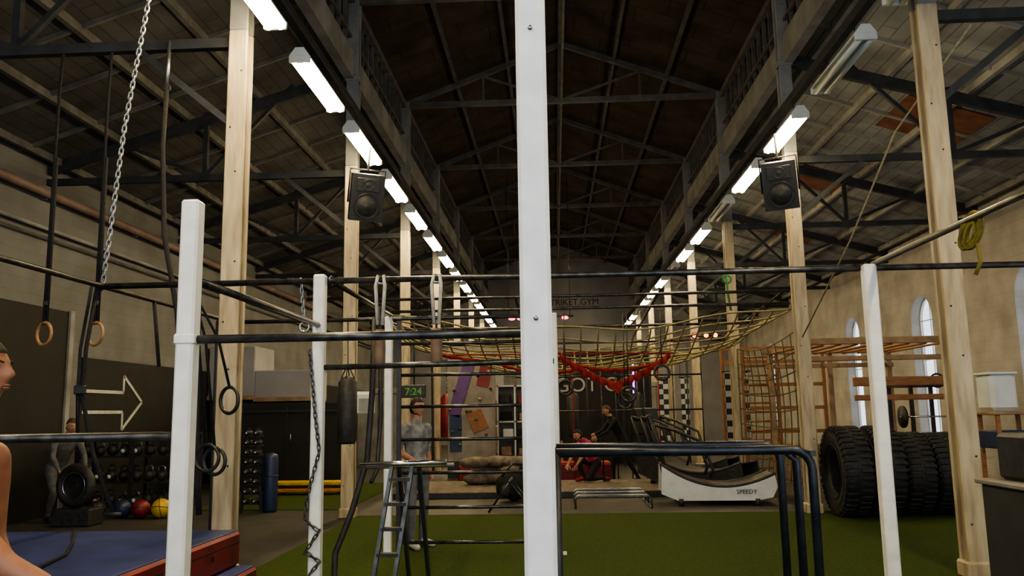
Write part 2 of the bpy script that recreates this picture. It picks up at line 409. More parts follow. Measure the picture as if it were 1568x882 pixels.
for x,y in((-4,7.05),(-1.93,7.05),(2.66,7.05)): b.torus((x,y,2.76),.035,.012,black,(1,0,0),16,6)
bar((-.055,2.72,2.0),(-.03,4.42,2.0),.02)
b.make('pull_up_rig')
b=MB()
for x in(-1.83,-.06): b.beam((x,9.72,0),(x,9.72,2.7),.05,.05,black)
for z in(.14,.53,.92,1.30,1.68,2.05,2.42): b.cyl((-1.83,9.72,z),(-.06,9.72,z),.02,barst)
b.make('climbing_ladder')
b=MB(); dbs=pmat('dark_blue_steel',(.04,.045,.065),(.022,.026,.038),12,.3,.6)
for yy,xx in((4.5,1.34),(5.2,1.36),(4.86,1.36)):
    pts=[(0.0,yy,1.38),(xx-.1,yy,1.38)]+[(xx-.1+.1*math.sin(a),yy,1.28+.1*math.cos(a)) for a in(.4,.8,1.2,pi/2)]+[(xx,yy,.02)]
    if yy==4.86: pts=[(xx-.06,yy,1.36),(xx,yy,1.3),(xx,yy,.02)]
    b.tube(pts,.024,dbs,14)
    b.cyl((0,yy,1.38),(0,yy,.02),.024,black)
b.beam((0,4.5,.04),(0,5.2,.04),.06,.04,black); b.beam((1.35,4.4,.03),(1.35,5.3,.03),.06,.04,black); b.beam((1.35,4.5,1.36),(1.35,5.2,1.36),.03,.03,black)
b.make('dip_bars')
b=MB()
b.cyl((-1.62,6.9,1.19),(-.9,6.9,1.2),.022,chrome); b.cyl((-1.6,7.05,1.16),(-.86,7.05,1.17),.018,galv)
for dx in(0,.17):
    b.beam((-1.36+dx,6.92,1.17),(-1.52+dx,6.75,0.0),.03,.05,dgalv); b.beam((-1.32+dx,7.03,1.17),(-1.28+dx,7.4,0),.03,.04,black)
for k in range(6):
    f=k/6+.08; b.box((-1.52+.16*f+.085,6.75+.17*f,1.17*f),(.17,.08,.025),black)
b.make('step_ladder')
b=MB(); b.tube([(-1.66,7.6,2.5),(-1.68,7.6,1.8),(-1.72,7.6,1.2),(-1.83,7.5,.75),(-1.95,7.4,.4),(-1.93,7.3,.14),(-1.8,7.2,.04),(-1.5,7.2,.03),(-1.2,7.4,.03)],.028,rubber,10)
b.tube([(-1.62,7.6,2.6),(-1.6,7.62,1.6),(-1.63,7.6,1.1),(-1.66,7.5,1.0)],.02,rubber,8); b.make('battle_rope')
for x in(-1.49,-1.0):
    b=MB(); b.tube([(x-.02,7.02,2.79),(x+.03,7.02,2.79),(x+.04,7.02,2.7),(x+.02,7.02,2.36),(x-.02,7.02,2.36),(x-.04,7.02,2.7)],.016,strapw,6,True,flat=2.2)
    b.torus((x,7.02,2.72),.03,.008,chrome,(0,0,1),14,6)
    b.cyl((x,7.02,2.36),(x,7.02,2.32),.01,black); b.lathe([(0,0),(.04,0),(.048,.03),(.05,.15),(.048,.3),(.04,.32),(0,.32)],(x,7.02,2.0),(0,0,1),pmat('brown_grip',(.18,.12,.08),(.1,.065,.045)),18)
    b.make('climbing_grip')
b=MB(); b.chain([(-2.2,7.05,2.78),(-2.16,7.05,2.4)],galv,.06,.024,.007); b.torus((-2.16,7.05,2.36),.04,.01,chrome)
b.make('hanging_chain')
b=MB(); b.chain([(-2.06,6.89,2.15),(-2.0,6.88,1.6),(-1.96,6.88,1.3),(-2.05,6.88,.95),(-2.07,6.88,.75),(-1.95,6.88,.66),(-2.06,6.88,.5),(-1.94,6.88,.42),(-2.04,6.88,.3)],dgalv,.06,.024,.006)
b.make('hanging_chain')
b=MB(); b.chain([(-3.98,7.05,2.8),(-3.85,7.02,4.2),(-3.6,7.0,6.0)],galv,.075,.032,.0085)
b.beam((-3.2,7,6.0),(-4.4,7,6.0),.05,.05,steel); b.make('hanging_chain')
def rings(name,c,top,ringmat,R=.115,r=.016,thick=1.2):
    b=MB(); x,y,z=c
    b.torus((x,y,z),R,r,ringmat,(.45,1,0),32,10)
    zt=z+R; b.tube([(x-.012,y,zt-.02),(x-.012,y,zt+.9*(top-zt)*.92),(x,y,top)],.018,blkfab,6,flat=.5)
    b.tube([(x+.02,y,zt-.02),(x+.012,y,zt+.6*(top-zt))],.018,blkfab,6,flat=.5)
    b.box((x,y-.01,zt+.2),(.05,.03,.05),barst,ch=.008)
    b.make(name)
rings('gym_ring',(-5.22,8.2,2.47),5.5,woodr); rings('gym_ring',(-4.68,8.2,2.46),5.5,woodr)
b=MB(); 
for dx,z in((0,1.2),(-.07,1.23),(.12,1.75)): b.torus((-3.12+dx,7.55,z),.12,.017,black,(.3+dx*2,1,0),28,8); b.tube([(-3.12+dx,7.55,z+.11),(-3.18+dx,7.4,2.3),(-3.2,7.1,2.74)],.014,blkfab,6,flat=.5)
b.make('gym_ring')
b=MB(); 
b.tube([(-4.05,8.2,5.6),(-4.03,8.15,5.1)],.02,galv,8); b.tube([(-4.03,8.15,5.1),(-4.02,8.1,4.4),(-3.86,7.9,3.4),(-3.6,7.7,2.6),(-3.5,7.7,1.6),(-3.48,7.7,1.0),(-3.4,7.7,.6)],.026,blkfab,8)
b.tube([(-3.42,7.75,3),(-3.4,7.75,1.8),(-3.36,7.75,1.0),(-3.35,7.8,.7)],.03,blkfab,8)
b.torus((-4.03,8.15,5.05),.035,.012,black); b.make('climbing_rope')
b=MB()
b.tube([(-4.0,7.0,2.78),(-4.07,7.0,2.2),(-4.08,7.0,1.8),(-3.95,7.0,1.3),(-3.75,7,.8)],.02,blkfab,6,flat=.5)
b.tube([(-4.05,7.0,2.78),(-4.12,7.0,2.2),(-4.12,7.0,1.8),(-4.1,7.0,1.45)],.016,blkfab,6,flat=.5)
b.cyl((-4.17,7,1.44),(-4.03,7,1.44),.018,rubber); b.cyl((-3.82,7,.8),(-3.68,7,.8),.018,rubber); b.box((-4.09,6.98,1.85),(.1,.04,.08),black,ch=.01)
b.tube([(-3.98,8.0,2.76),(-3.9,8,2.1)],.02,blkfab,6); b.make('suspension_trainer')

b=MB(); b.lathe([(0,0),(.09,0),(.11,.04),(.115,.3),(.11,.72),(.06,.78),(0,.8)],(-2.45,9.75,1.26),(0,0,1),rubber,24)
for a in range(4): b.tube([(-2.45+.08*math.cos(a*pi/2),9.75+.08*math.sin(a*pi/2),2.02),(-2.45,9.75,2.2),(-2.45,9.72,2.72)],.007,black,5)
b.make('punching_bag')
b=MB(); b.box((0,0,0),(.3,.24,.34),plast,ch=.03); b.box((0,-.125,-.02),(.2,.01,.2),lgrey,ch=.003); b.cyl((-.1,.1,.1),(-.25,.15,.1),.02,galv)
b.make('wall_heater',(-2.98,12.95,1.78),(.1,0,.3))

def mat_obj(x0,x1,y0,y1,z0,z1):
    b=MB(); cx,cy=(x0+x1)/2,(y0+y1)/2
    b.box((cx,cy,(z0+z1)/2),(x1-x0,y1-y0,z1-z0),redv,ch=.03)
    b.box((cx,cy,z1),(x1-x0-.05,y1-y0-.05,.014),bluev,ch=.005)
    y=y0+.3
    while y<y1: b.box((x1+.003,y,(z0+z1)/2),(.012,.035,.05),blkfab); y+=.8
    b.box((cx,y0-.003,(z0+z1)/2),(x1-x0-.1,.008,.015),blkfab)
    b.box((x1+.002,cy,(z0+z1)/2+.06),(.006,y1-y0-.1,.012),blkfab); return b
mat_obj(-6.6,-3.04,3.9,8.05,.2,.52).make('crash_mat')
mat_obj(-6.6,-2.86,3.9,8.03,.0,.195).make('crash_mat')
b=MB(); b.tube([(-4.6,7.9,.55),(-4.2,7.2,.54),(-3.9,6.6,.54),(-3.75,6.0,.54)],.014,blkfab,6); b.make('loose_strap')

# ------------------------------------------------------------------ left back equipment
def kettlebell(b,x,y,z,r,m=rubber,hm=None):
    b.ell((x,y,z+r),(r,r,r),m,14,9); b.tube([(x-r*.55,y,z+r*1.6),(x-r*.65,y,z+r*2.3),(x-.3*r,y,z+r*2.7),(x+.3*r,y,z+r*2.7),(x+.65*r,y,z+r*2.3),(x+.55*r,y,z+r*1.6)],r*.16,hm or black,6)
b=MB()
for x in(-8.15,-7.2,-6.25):
    for y in(13.95,14.5): b.beam((x,y,0),(x,y,1.35),.06,.06,black)
for z in(.12,.52,.95,1.32):
    b.box((-7.2,14.22,z),(1.96,.5,.03),black)
    x=-8.05
    while x<-6.3 and z<1.3:
        kettlebell(b,x,14.1,z+.015,.085+random.random()*.02,rubber,random.choice([black,galv,rubber])); 
        if random.random()<.35: b.cyl((x,14.02,z+.1),(x,14.0,z+.1),.035,plast,n=12)
        x+=.22
b.make('kettlebell_rack')
for (x,y,m,r) in((-6.72,13.4,redv,.15),(-6.38,13.4,yel,.155),(-7.05,13.45,bluep,.15),(-7.5,13.5,rubber,.14),(-6.05,13.5,bluep,.14),(-7.9,13.5,netm,.13)):
    b=MB(); b.ell((0,0,0),r,m,24,16); b.torus((0,0,0),r*.998,.006,black,(1,.3,.2),30,5); b.torus((0,0,0),r*.998,.006,black,(0,.3,1),30,5); b.make('medicine_ball',(x,y,r))
b=MB(); b.box((-7.3,12.6,.13),(.6,.4,.26),rubber,ch=.02)
b.torus((-7.3,12.5,.6),.26,.075,rubber,(0.2,1,0),36,12); b.torus((-7.3,12.45,.6),.2,.012,chrome,(.2,1,0),32,6); b.lathe([(.0,.0),(.05,.03),(.19,.0)],(-7.3,12.5,.6),(.2,1,0),black); b.make('small_tire')
b=MB(); b.beam((-5.3,14,0),(-5.2,14,1.4),.05,.05,black); b.beam((-4.95,14,0),(-5.05,14,1.4),.05,.05,black)
for k in range(8):
    z=.15+k*.16; b.box((-5.12,14,z),(.3,.2,.02),black)
    for dx in(0,.16): b.cyl((-5.2+dx,13.87,z+.05),(-5.2+dx,14.1,z+.05),.045,rubber,n=6); b.cyl((-5.2+dx,13.865,z+.05),(-5.2+dx,13.86,z+.05),.014,plast,n=8)
b.make('dumbbell_rack')
b=MB(); b.lathe([(0,0),(.11,0),(.12,.05),(.12,.9),(.1,.95),(.04,.98),(0,.98)],(-4.84,14.1,0),(0,0,1),bluep,20); b.torus((-4.84,14.1,.6),.121,.008,black,(0,0,1)); b.make('foam_roller')
b=MB(); b.box((-5.9,18.6,.95),(2.6,.9,1.85),blkp,ch=.02); b.box((-5.9,18.13,1.7),(2.5,.02,.05),black); b.box((-5.9,18.14,.95),(.03,.02,1.7),black)
b.cyl((-5.8,18.1,1),(-5.8,18.1,1.2),.015,galv); b.make('storage_locker')
b=MB()
for z in(.1,.24): b.box((-5.0,17,z),(1.7,.35,.08),orange if z<.2 else yel,ch=.02)
for x in(-5.6,-4.4): b.box((x,17,.16),(.06,.3,.06),black)
for x in(-5.6,-4.4): b.box((x,17,.035),(.06,.3,.06),black)
b.make('balance_bench')
b=MB(); X=XL+.035
arw=[(14.55,2.10),(15.95,2.10),(15.95,2.42),(16.7,1.92),(15.95,1.38),(15.95,1.72),(14.55,1.72)]
for p,q in zip(arw[:-1],arw[1:]): b.beam((X,p[0],p[1]),(X,q[0],q[1]),.06,.012,pmat('white_paint',(.6,.59,.57)),up=(1,0,0))
b.make('arrow_sign')

# ------------------------------------------------------------------ tires
def tire(R=.66,w=.40):
    b=MB(); h=w/2
    prof=[(R*.50,-h*.62),(R*.55,-h*.86),(R*.72,-h*1.0),(R*.88,-h*.95),(R*.955,-h*.82),(R*.975,-h*.4),(R*.98,0),(R*.975,h*.4),(R*.955,h*.82),(R*.88,h*.95),(R*.72,h),(R*.55,h*.86),(R*.50,h*.62),(R*.50,-h*.62)]
    b.lathe(prof,(0,0,0),(1,0,0),rubber,56)
    for k in range(40):
        a=2*pi*k/40
        for sg in(-1,1):
            a2=a+(.08 if sg>0 else 0)
            b.box((sg*h*.48,math.cos(a2)*R*.975,math.sin(a2)*R*.975),(h*.78,R*.09,R*.05),rubber,(a2-pi/2,0,0),ch=.008)
            b.box((sg*h*.93,math.cos(a2)*R*.9,math.sin(a2)*R*.9),(h*.14,R*.08,R*.1),rubber,(a2-pi/2,0,0))
    for rr in(.6,.78): b.torus((-h*.97,0,0),R*rr,.008,rubber,(1,0,0),40,5)
    return b
t0=tire().make('tractor_tire',(4.28,12.75,.66),(0,0,-.02))
inst(t0,(4.79,12.85,.655),(0,.03,-.03)); inst(t0,(5.27,12.95,.605),(0,0,-.04),(1,.92,.92)); inst(t0,(5.74,13.0,.60),(0,-.03,-.06),(1,.91,.91))

# ------------------------------------------------------------------ treadmills
def treadmill(pan):
    b=MB(); L=1.85
    N=20
    def top(t): return .30+.22*(2*t-1)**2+(.16*(1-t)**3)
    for sg in(-1,1):
        y=sg*.40
        poly=[(t/N*L-L/2,top(t/N)-.02) for t in range(N+1)]+[(L/2+.03,.30),(L/2-.05,.14),(L/2-.3,.09),(-L/2+.25,.09),(-L/2-.02,.2)]
        b.prism(poly,y-.03,y+.03,pan,lambda a,c,d:(a,d,c))
        b.tube([(t/N*L-L/2,y,top(t/N)) for t in range(N+1)],.03,rubber,8)
        b.tube([(-L/2+.1,y*.95,.3),(-L/2+.0,y*.95,.9),(-L/2-.12,y*.95,1.35)],.035,black,10)
        b.tube([(-L/2-.12,y*.95,1.35),(-L/2+.25,y*.95,1.25),(-L/2+.7,y*.95,1.05),(-L/2+.85,y*.95,.6),(-L/2+.8,y*.95,.45)],.025,black,10)
        for x in(-L/2+.3,L/2-.3): b.cyl((x,y,0),(x,y,.12),.05,rubber)
    for k in range(44):
        t=k/44; x=t*L-L/2+.02; sl=math.atan2(top(min(1,t+.02))-top(t),L*.02)
        b.box((x,0,top(t)),(.038,.74,.02),rubber,(0,-sl,0))
    b.box((-L/2-.13,0,1.38),(.1,.5,.28),black,(0,-.3,0),ch=.03); b.cyl((-L/2-.12,-.38,1.3),(-L/2-.12,.38,1.3),.025,black)
    return b
tm=treadmill(plast).make('curved_treadmill',(2.72,14.7,0),(0,0,-.06)); t2=treadmill(rubber).make('curved_treadmill',(2.75,16.1,.12),(0,0,-.6)); inst(t2,(2.7,17.4,.12),(0,0,-.5))
def label(txt,loc,rot,size,mat,name,par=None,ext=.004):
    c=bpy.data.curves.new(name,'FONT'); c.body=txt; c.size=size; c.extrude=ext; c.align_x='CENTER'; c.materials.append(mat)
    o=bpy.data.objects.new(name,c); o.location=loc; o.rotation_euler=rot; scn.collection.objects.link(o)
    if par: o.parent=par
    return o
blkink=pmat('black_ink',(.02,.02,.02)); whink=pmat('white_ink',(.42,.41,.39))
label('SPEEDY',(.45,-.438,.2),(pi/2,0,0),.1,blkink,'lettering',tm)

# ------------------------------------------------------------------ nets
def net(b,f,nu,nv,r,mat,sub=3):
    for i in range(nu+1): b.tube([f(i/nu,j/(nv*sub)) for j in range(nv*sub+1)],r,mat,4)
    for j in range(nv+1): b.tube([f(i/(nu*sub),j/nv) for i in range(nu*sub+1)],r,mat,4)
b=MB()
def f1(u,v):
    x=-2.9+6.7*u; y=13.3+5.0*v; z=3.2-.25*v-.62*math.sin(pi*v)**.8*math.sin(pi*u)**.6-.30*math.sin(pi*u)*(1-v)+.05*math.sin(u*17+v*9)
    return (x,y,z)
net(b,f1,24,16,.015,netm,2)
b.make('cargo_net')
b=MB()
for y,z in((13.3,3.45),(13.3,3.25),(18.4,3.1),(15.8,3.2)): b.cyl((CL+.12,y,z),(CR-.12,y,z),.025,barst)
for x in(-2.9,-.6,1.7,3.7): b.cyl((x,13.3,3.45),(x,18.4,3.1),.02,barst)
b.make('net_frame')
b=MB(); net(b,lambda u,v:(CR+.02+.12*math.sin(pi*u)*math.sin(pi*v),13.4+4.5*u,.35+2.5*v-.15*math.sin(pi*u)*v),9,8,.011,netd,2)
b.make('cargo_net')
b=MB()
def sw(p,q,d,w):
    vs=[];fs=[];N=24
    for i in range(N+1):
        t=i/N; x=p[0]+(q[0]-p[0])*t; y=p[1]+.05*math.sin(i*1.7); z=p[2]+(q[2]-p[2])*t-d*4*t*(1-t)
        vs+= [(x,y,z+w/2),(x+.02*math.sin(i*2.1),y-.03,z),(x,y+.02,z-w/2*(.4+1.2*abs(math.sin(i*.8))))]
    for i in range(N):
        for k in(0,1): fs.append((i*3+k,i*3+k+1,i*3+k+4,i*3+k+3))
    b.add(vs,fs,redf,True)
sw((-1.95,14,2.60),(.2,14,2.5),.12,.06); sw((.1,14,2.5),(1.05,14,2.0),.04,.12); sw((1.05,14,2.02),(1.95,14,2.5),.04,.12); sw((-.9,14,2.4),(.4,14,2.3),.1,.05); sw((.3,14.2,2.4),(1.8,14.2,2.4),.12,.06)
b.box((1.05,14,1.98),(.18,.05,.16),redf,(0,.7,0),ch=.03)
b.cyl((-2.0,14,2.58),(2.0,14,2.54),.012,redf,n=6); 
for x in (-1.95,0,1.95): b.cyl((x,14,2.55),(x,14,3.0),.008,beige,n=5)
b.make('red_garland')
b=MB()
for x,y,z in((.18,13.6,1.98),(1.2,13.6,1.86),(1.15,13.7,1.75),(1.75,13.6,2.2)): b.torus((x,y,z),.12,.022,black,(.3,1,0),24,8); b.cyl((x,y,z+.11),(x,y,3.2),.01,black,n=5)
b.make('gym_ring')

# ------------------------------------------------------------------ right aisle items
b=MB()
for x in(4.5,5.7,6.9):
    for y in(15,17.5): b.box((x,y,1.4),(.1,.1,2.8),palew,ch=.01)
for y in(15,17.5):
    b.box((5.7,y,2.76),(2.7,.09,.12),palew,ch=.01); b.box((5.7,y,2.45),(2.6,.06,.09),palew,ch=.01)
for x in[4.5+.3*k for k in range(9)]: b.cyl((x,15,2.7),(x,17.5,2.7),.022,wood)
b.box((6.1,14.9,2.03),(1.7,.1,.16),wood,ch=.01); b.box((6.0,14.88,1.75),(1.5,.1,.1),wood,ch=.01); b.box((5.0,14.9,.6),(1.0,.1,.1),wood)
b.make('wooden_climbing_frame')
b=MB()
for x in(4.35,5.15): b.beam((x,19.5,0),(x,19.5,3.0),.07,.07,wood)
for k in range(13): b.cyl((4.35,19.5,.25+k*.21),(5.15,19.5,.25+k*.21),.022,wood)
b.make('wooden_wall_bars')
b=MB()
for x in(4.4,5.6,7.0):
    b.beam((x,22,0),(x,22,3.2),.08,.08,wood)
for z in(1,1.6,2.2,2.8,3.15): b.beam((4.4,22,z),(7.0,22,z),.05,.09,wood)
b.make('wooden_wall_bars')
b=MB()
for x in(6.55,7.35):
    for y in(15.7,16.7): b.beam((x,y,0),(x,y,2.0),.06,.06,black)
    b.beam((x,15.7,1.98),(x,16.7,1.98),.06,.06,black); b.beam((x,15.7,.04),(x,16.7,.04),.06,.06,black)
for y in(15.7,16.7): b.beam((6.55,y,1.98),(7.35,y,1.98),.06,.06,black)
b.torus((7.0,15.6,2.05),.12,.018,black); b.cyl((6.3,15.65,1.4),(7.6,15.65,1.4),.015,chrome)
for x in(6.35,7.55): b.cyl((x-.02,15.65,1.4),(x+.02,15.65,1.4),.2,rubber)
b.make('squat_rack')
b=MB(); b.box((5.25,10,.72),(.5,.5,.05),palew,ch=.01)
for x in(5.03,5.47):
    for y in(9.8,10.2): b.beam((x,y,0),(x,y,1.5),.04,.04,wood)
b.box((5.25,10,1.5),(.55,.5,.04),palew,ch=.01); b.box((5.25,10,1.2),(.5,.4,.2),bluep,ch=.01); b.make('shelf_unit')
b=MB(); b.box((5.15,10,1.735),(.3,.36,.42),plast,ch=.04); b.box((5.15,10,1.955),(.32,.38,.03),plast,ch=.01); b.make('storage_bin')
b=MB(); b.box((3.62,6.0,.52),(1.05,.7,1.02),pmat('dark_grey_laminate',(.035,.035,.037),(.025,.025,.027)),ch=.01); b.box((3.62,6.0,1.05),(1.12,.76,.035),dullp,ch=.008)
b.box((3.62,5.645,.52),(.01,.012,.95),tgrey); b.cyl((3.5,5.63,.7),(3.5,5.63,.85),.01,chrome); b.make('cabinet')
b=MB(); b.box((3.42,6.05,1.235),(.5,.4,.33),black,ch=.03); b.lathe([(0,.02),(.05,.02),(.11,0),(.12,-.02)],(3.42,5.85,1.22),(0,-1,0),rubber,24); b.torus((3.42,5.845,1.22),.115,.01,barst)
b.box((3.85,6.05,1.205),(.25,.3,.27),bluep,ch=.02); b.make('audio_amplifier')
b=MB(); b.tube([(4.4,8.3,5.5),(3.83,9,4.6),(3.8,10.5,3.7),(3.74,12.6,2.65)],.012,beige,6); b.make('slack_rope')
b=MB(); yr=pmat('yellow_strap',(.20,.17,.03),(.11,.09,.018),14,.8)
for k in range(9): b.torus((2.72,5.35+random.random()*.08,2.68+random.random()*.06),.05+random.random()*.025,.012,yr,(1,.5*random.random(),0),18,5,(1,1.7))
b.tube([(2.72,5.35,2.8),(2.73,5.33,2.5),(2.7,5.35,2.42)],.014,yr,6); b.make('coiled_rope')
b=MB(); b.tube([(3.0,14.2,3.9),(3.0,14.2,3.6),(3.02,14.1,3.25)],.02,greenr,8); b.torus((3.0,14.2,3.8),.07,.018,greenr); b.make('resistance_band')

# ------------------------------------------------------------------ back-centre things
b=MB(); b.box((1.5,26,1.75),(2.9,.12,3.5),blkp,ch=.01); b.box((1.5,25.92,3.45),(2.95,.08,.08),tgrey); wb=b.make('partition_wall')
label('GOT GO',(1.25,25.92,2.2),(pi/2,0,0),.62,whink,'lettering',wb)
b=MB(); b.box((1.0,41.95,7.1),(3.2,.06,.7),wallg,ch=.02); sg=b.make('gym_sign'); label('STRIKET.GYM',(1.0,41.91,6.95),(pi/2,0,0),.45,blkink,'lettering',sg)
cm=checkmat('black_white_check',(.40,.41,.42),(.015,.015,.015),7)
for x,y,w in((3.05,23.6,.3),(3.65,23.6,.22),(4.45,20.6,.6),(2.7,28,.5)):
    b=MB(); b.box((0,0,0),(w,.02,1.8),cm); b.cyl((-w/2-.05,0,.9),(w/2+.05,0,.9),.02,black,n=8); b.cyl((-w/2,0,.9),(-w/2,0,2.2),.006,black,n=5); b.cyl((w/2,0,.9),(w/2,0,2.2),.006,black,n=5); b.make('checkered_banner',(x,y,1.6))
b=MB(); b.box((-2.1,21,1.9),(1.2,.15,3.0),dullp,ch=.01); b.box((-2.35,20.91,2.2),(.3,.02,1.4),purple,(0,.3,0)); b.box((-1.95,20.91,1.4),(.4,.02,.5),wood,(0,-.4,0)); b.box((-1.75,20.91,2.6),(.3,.02,.7),redv,(0,.2,0)); b.box((-2.5,20.91,1.1),(.3,.02,.9),bluep)
for k in range(14): b.ell((-2.65+random.random()*1.1,20.89,.6+random.random()*2.6),(.045,.035,.035),random.choice([redv,greenr,wood,bluep,beige]),8,6)
b.box((-2.1,21,.2),(1.2,.3,.4),black); b.make('climbing_wall')
b=MB()
for x in(-1.5,-1.05,-.6): b.box((x,22,1.15),(.04,.4,2.3),plast)
for z in(.05,.45,.9,1.35,1.8,2.28): b.box((-1.05,22,z),(.94,.4,.04),plast)
b.box((-1.05,22.2,1.15),(.9,.02,2.3),lgrey)
for x in(-1.28,-.82):
    for z in(.07,.47,.92,1.37,1.82): b.box((x+random.uniform(-.05,.05),21.95,z+.13),(.28,.25,.24),random.choice([blkfab,redv,palew,rubber,plast]),ch=.02)
b.make('storage_shelf')
green=emat('green_led',(.4,1,.15),.25)
b=MB(); b.box((-2.42,14.2,1.98),(.42,.05,.22),black,ch=.01); b.cyl((-2.42,14.25,2.08),(-2.42,14.25,3.2),.012,black,n=6); w2=b.make('wall_timer'); label('7:24',(-2.42,14.17,1.92),(pi/2,0,0),.17,green,'digits',w2)
for (x,y,w,h,m) in((-.2,27,1.4,2.4,lgrey),(-2.5,27.5,1.4,2.0,tgrey),(3.2,30,1.6,2.6,lgrey),(-.5,33,3.0,3.2,tgrey),(1.6,35,2.6,2.6,palew),(-5.5,26,2.6,2.4,lgrey)):
    b=MB(); b.box((0,0,h/2),(w,.5,h),m,ch=.02)
    for k in range(1,4): b.box((-w/2+w*k/4,-.252,h/2),(.015,.01,h*.95),black)
    for k in range(4): b.box((-w/2+w*(k+.8)/4,-.26,h*.55),(.02,.03,.1),galv)
    b.box((0,-.255,h*.93),(w*.96,.01,.03),black); b.make('locker_cabinet',(x,y,0))
b=MB()
for k in range(14): x=-.9+k*.33; b.cyl((x,19.4,0.0),(x,19.4,2.9),.015,random.choice([black,redf,barst]),n=6)
for z in(.8,1.6,2.4,2.9): b.cyl((-.9,19.4,z),(3.4,19.4,z),.02,barst)
b.make('obstacle_frame')
for (x,y,w,h) in((-2.7,24,.7,.9),(-.1,24.3,.6,.75),(2.6,22.3,.7,.6),(-1.6,25.5,.8,1.2),(5.6,19,.8,.8)):
    b=MB(); b.box((0,0,h/2),(w,w*.8,h),palew,ch=.015); b.cyl((-w*.15,-w*.405,h*.75),(w*.15,-w*.405,h*.75),.03,black,n=8); b.box((0,-w*.4,h*.3),(w*.5,.01,.08),blkp); b.make('plyometric_box',(x,y,0))
for (x,y) in((.5,23.2),(2.4,24.5),(-2.9,22.3)):
    b=MB(); b.lathe([(0,0),(.15,0),(.17,.05),(.17,1.1),(.1,1.2),(0,1.22)],(x,y,.9),(0,0,1),random.choice([redv,rubber]),20); b.chain([(x,y,2.1),(x,y,3.0)],galv,.08,.04,.01); b.beam((x-.4,y,3.0),(x+.4,y,3.0),.06,.06,black)
    for s_ in(-.4,.4): b.beam((x+s_,y+.2,0),(x+s_,y,3.0),.06,.06,black)
    b.make('punching_bag')
led=emat('purple_led',(.5,.12,1),5); ledp=emat('pink_led',(1,.12,.35),5)
for x,y,m,z0,z1 in((2.35,24.9,led,1.0,3.1),(-.05,25.3,ledp,1.2,3.0)):
    b=MB(); b.cyl((x,y,z0),(x,y,z1),.028,m,n=8); b.box((x,y+.06,(z0+z1)/2),(.09,.04,z1-z0+.1),black); b.box((x,y+.06,z0/2),(.06,.04,z0),black); b.box((x,y+.06,.01),(.4,.3,.02),black); b.make('led_light_pole')

def pile(x,y,n,m,name,s=.35):
    b=MB()
    for k in range(n):
        a=random.uniform(-.5,.5); row=k%3
        b.ell((random.uniform(-.8,.8),random.uniform(-.3,.3),.12+.17*row),(s,.2,.12),m,14,8,Euler((0,0,a)).to_matrix(),lambda p,d:p*(1+.06*math.sin(p.x*23+p.y*17)))
    b.make(name,(x,y,.12))
pile(-1.0,17.6,16,grout,'sandbag_pile')
b=MB(); b.box((0,0,.2),(3.6,.9,.4),redv,ch=.04); b.box((0,0,.4),(3.5,.82,.02),redf,ch=.005); b.box((0,-.453,.2),(3.4,.01,.02),black); b.make('red_gym_mat',(-.5,20.1,0))
b=MB(); b.box((.2,17.2,.06),(6.6,2.6,.12),grout,ch=.02); b.box((.2,15.88,.06),(6.6,.03,.1),black)
b.make('lifting_platform')
b=MB()
for k in range(6):
    y=14.0+k*.28
    b.tube([(.3,y,.012),(.3,y,.16),(.35,y,.2),(1.5,y,.2),(1.55,y,.16),(1.55,y,.012)],.014,galv if k%2 else dgalv,8)
b.beam((.3,14,.02),(.3,15.4,.02),.03,.02,galv); b.beam((1.55,14,.02),(1.55,15.4,.02),.03,.02,galv); b.make('training_hurdles')
b=MB()
b.ell((0,0,.28),(.42,.25,.27),blkfab,24,14,None,lambda p,d:p*(1+.08*math.sin(p.x*20)*math.cos(p.z*15))); b.ell((.22,-.05,.55),(.2,.17,.14),blkfab,16,10); b.tube([(-.3,-.1,.45),(-.1,-.15,.68),(.15,-.12,.66)],.02,black,6); b.torus((.3,-.2,.3),.14,.02,rubber)
for sx in(-.25,.25): b.ell((sx,-.22,.2),(.1,.06,.12),rubber,12,8)
b.make('duffel_bag',(-.72,15.4,.0),(0,0,.2))
b=MB(); b.tube([(-.35,0,.02),(0,0,.5),(.35,0,.02)],.02,barst,8); b.tube([(-.35,.5,.02),(0,.5,.5),(.35,.5,.02)],.02,barst,8); b.cyl((0,-.1,.5),(0,.6,.5),.025,barst); b.make('low_parallette',(-.75,13.55,0))
rl=emat('red_lamp_glow',(1,.05,.08),9); ol=emat('orange_lamp_glow',(1,.25,.05),7)
b=MB(); 
for x,m in((3.1,rl),(3.35,ol),(3.55,ol)): b.ell((x,18.3,3.2),.05,m,12,8); b.lathe([(0,.05),(.05,.04),(.07,-.02)],(x,18.36,3.2),(0,1,0),black,16)
b.cyl((2.8,18.4,3.2),(3.7,18.4,3.2),.02,black); b.make('signal_lights')
b=MB()
for x in(-1.2,-.95,-.7,.35): b.ell((x,24.0,4.3),(.1,.05,.05),rl,12,8)
b.cyl((-1.4,24.05,4.35),(.6,24.05,4.35),.03,black); b.cyl((-1.3,24.05,4.35),(-1.3,24.05,8.7),.01,black,n=5); b.cyl((.5,24.05,4.35),(.5,24.05,8.7),.01,black,n=5); b.make('stage_light_bar')

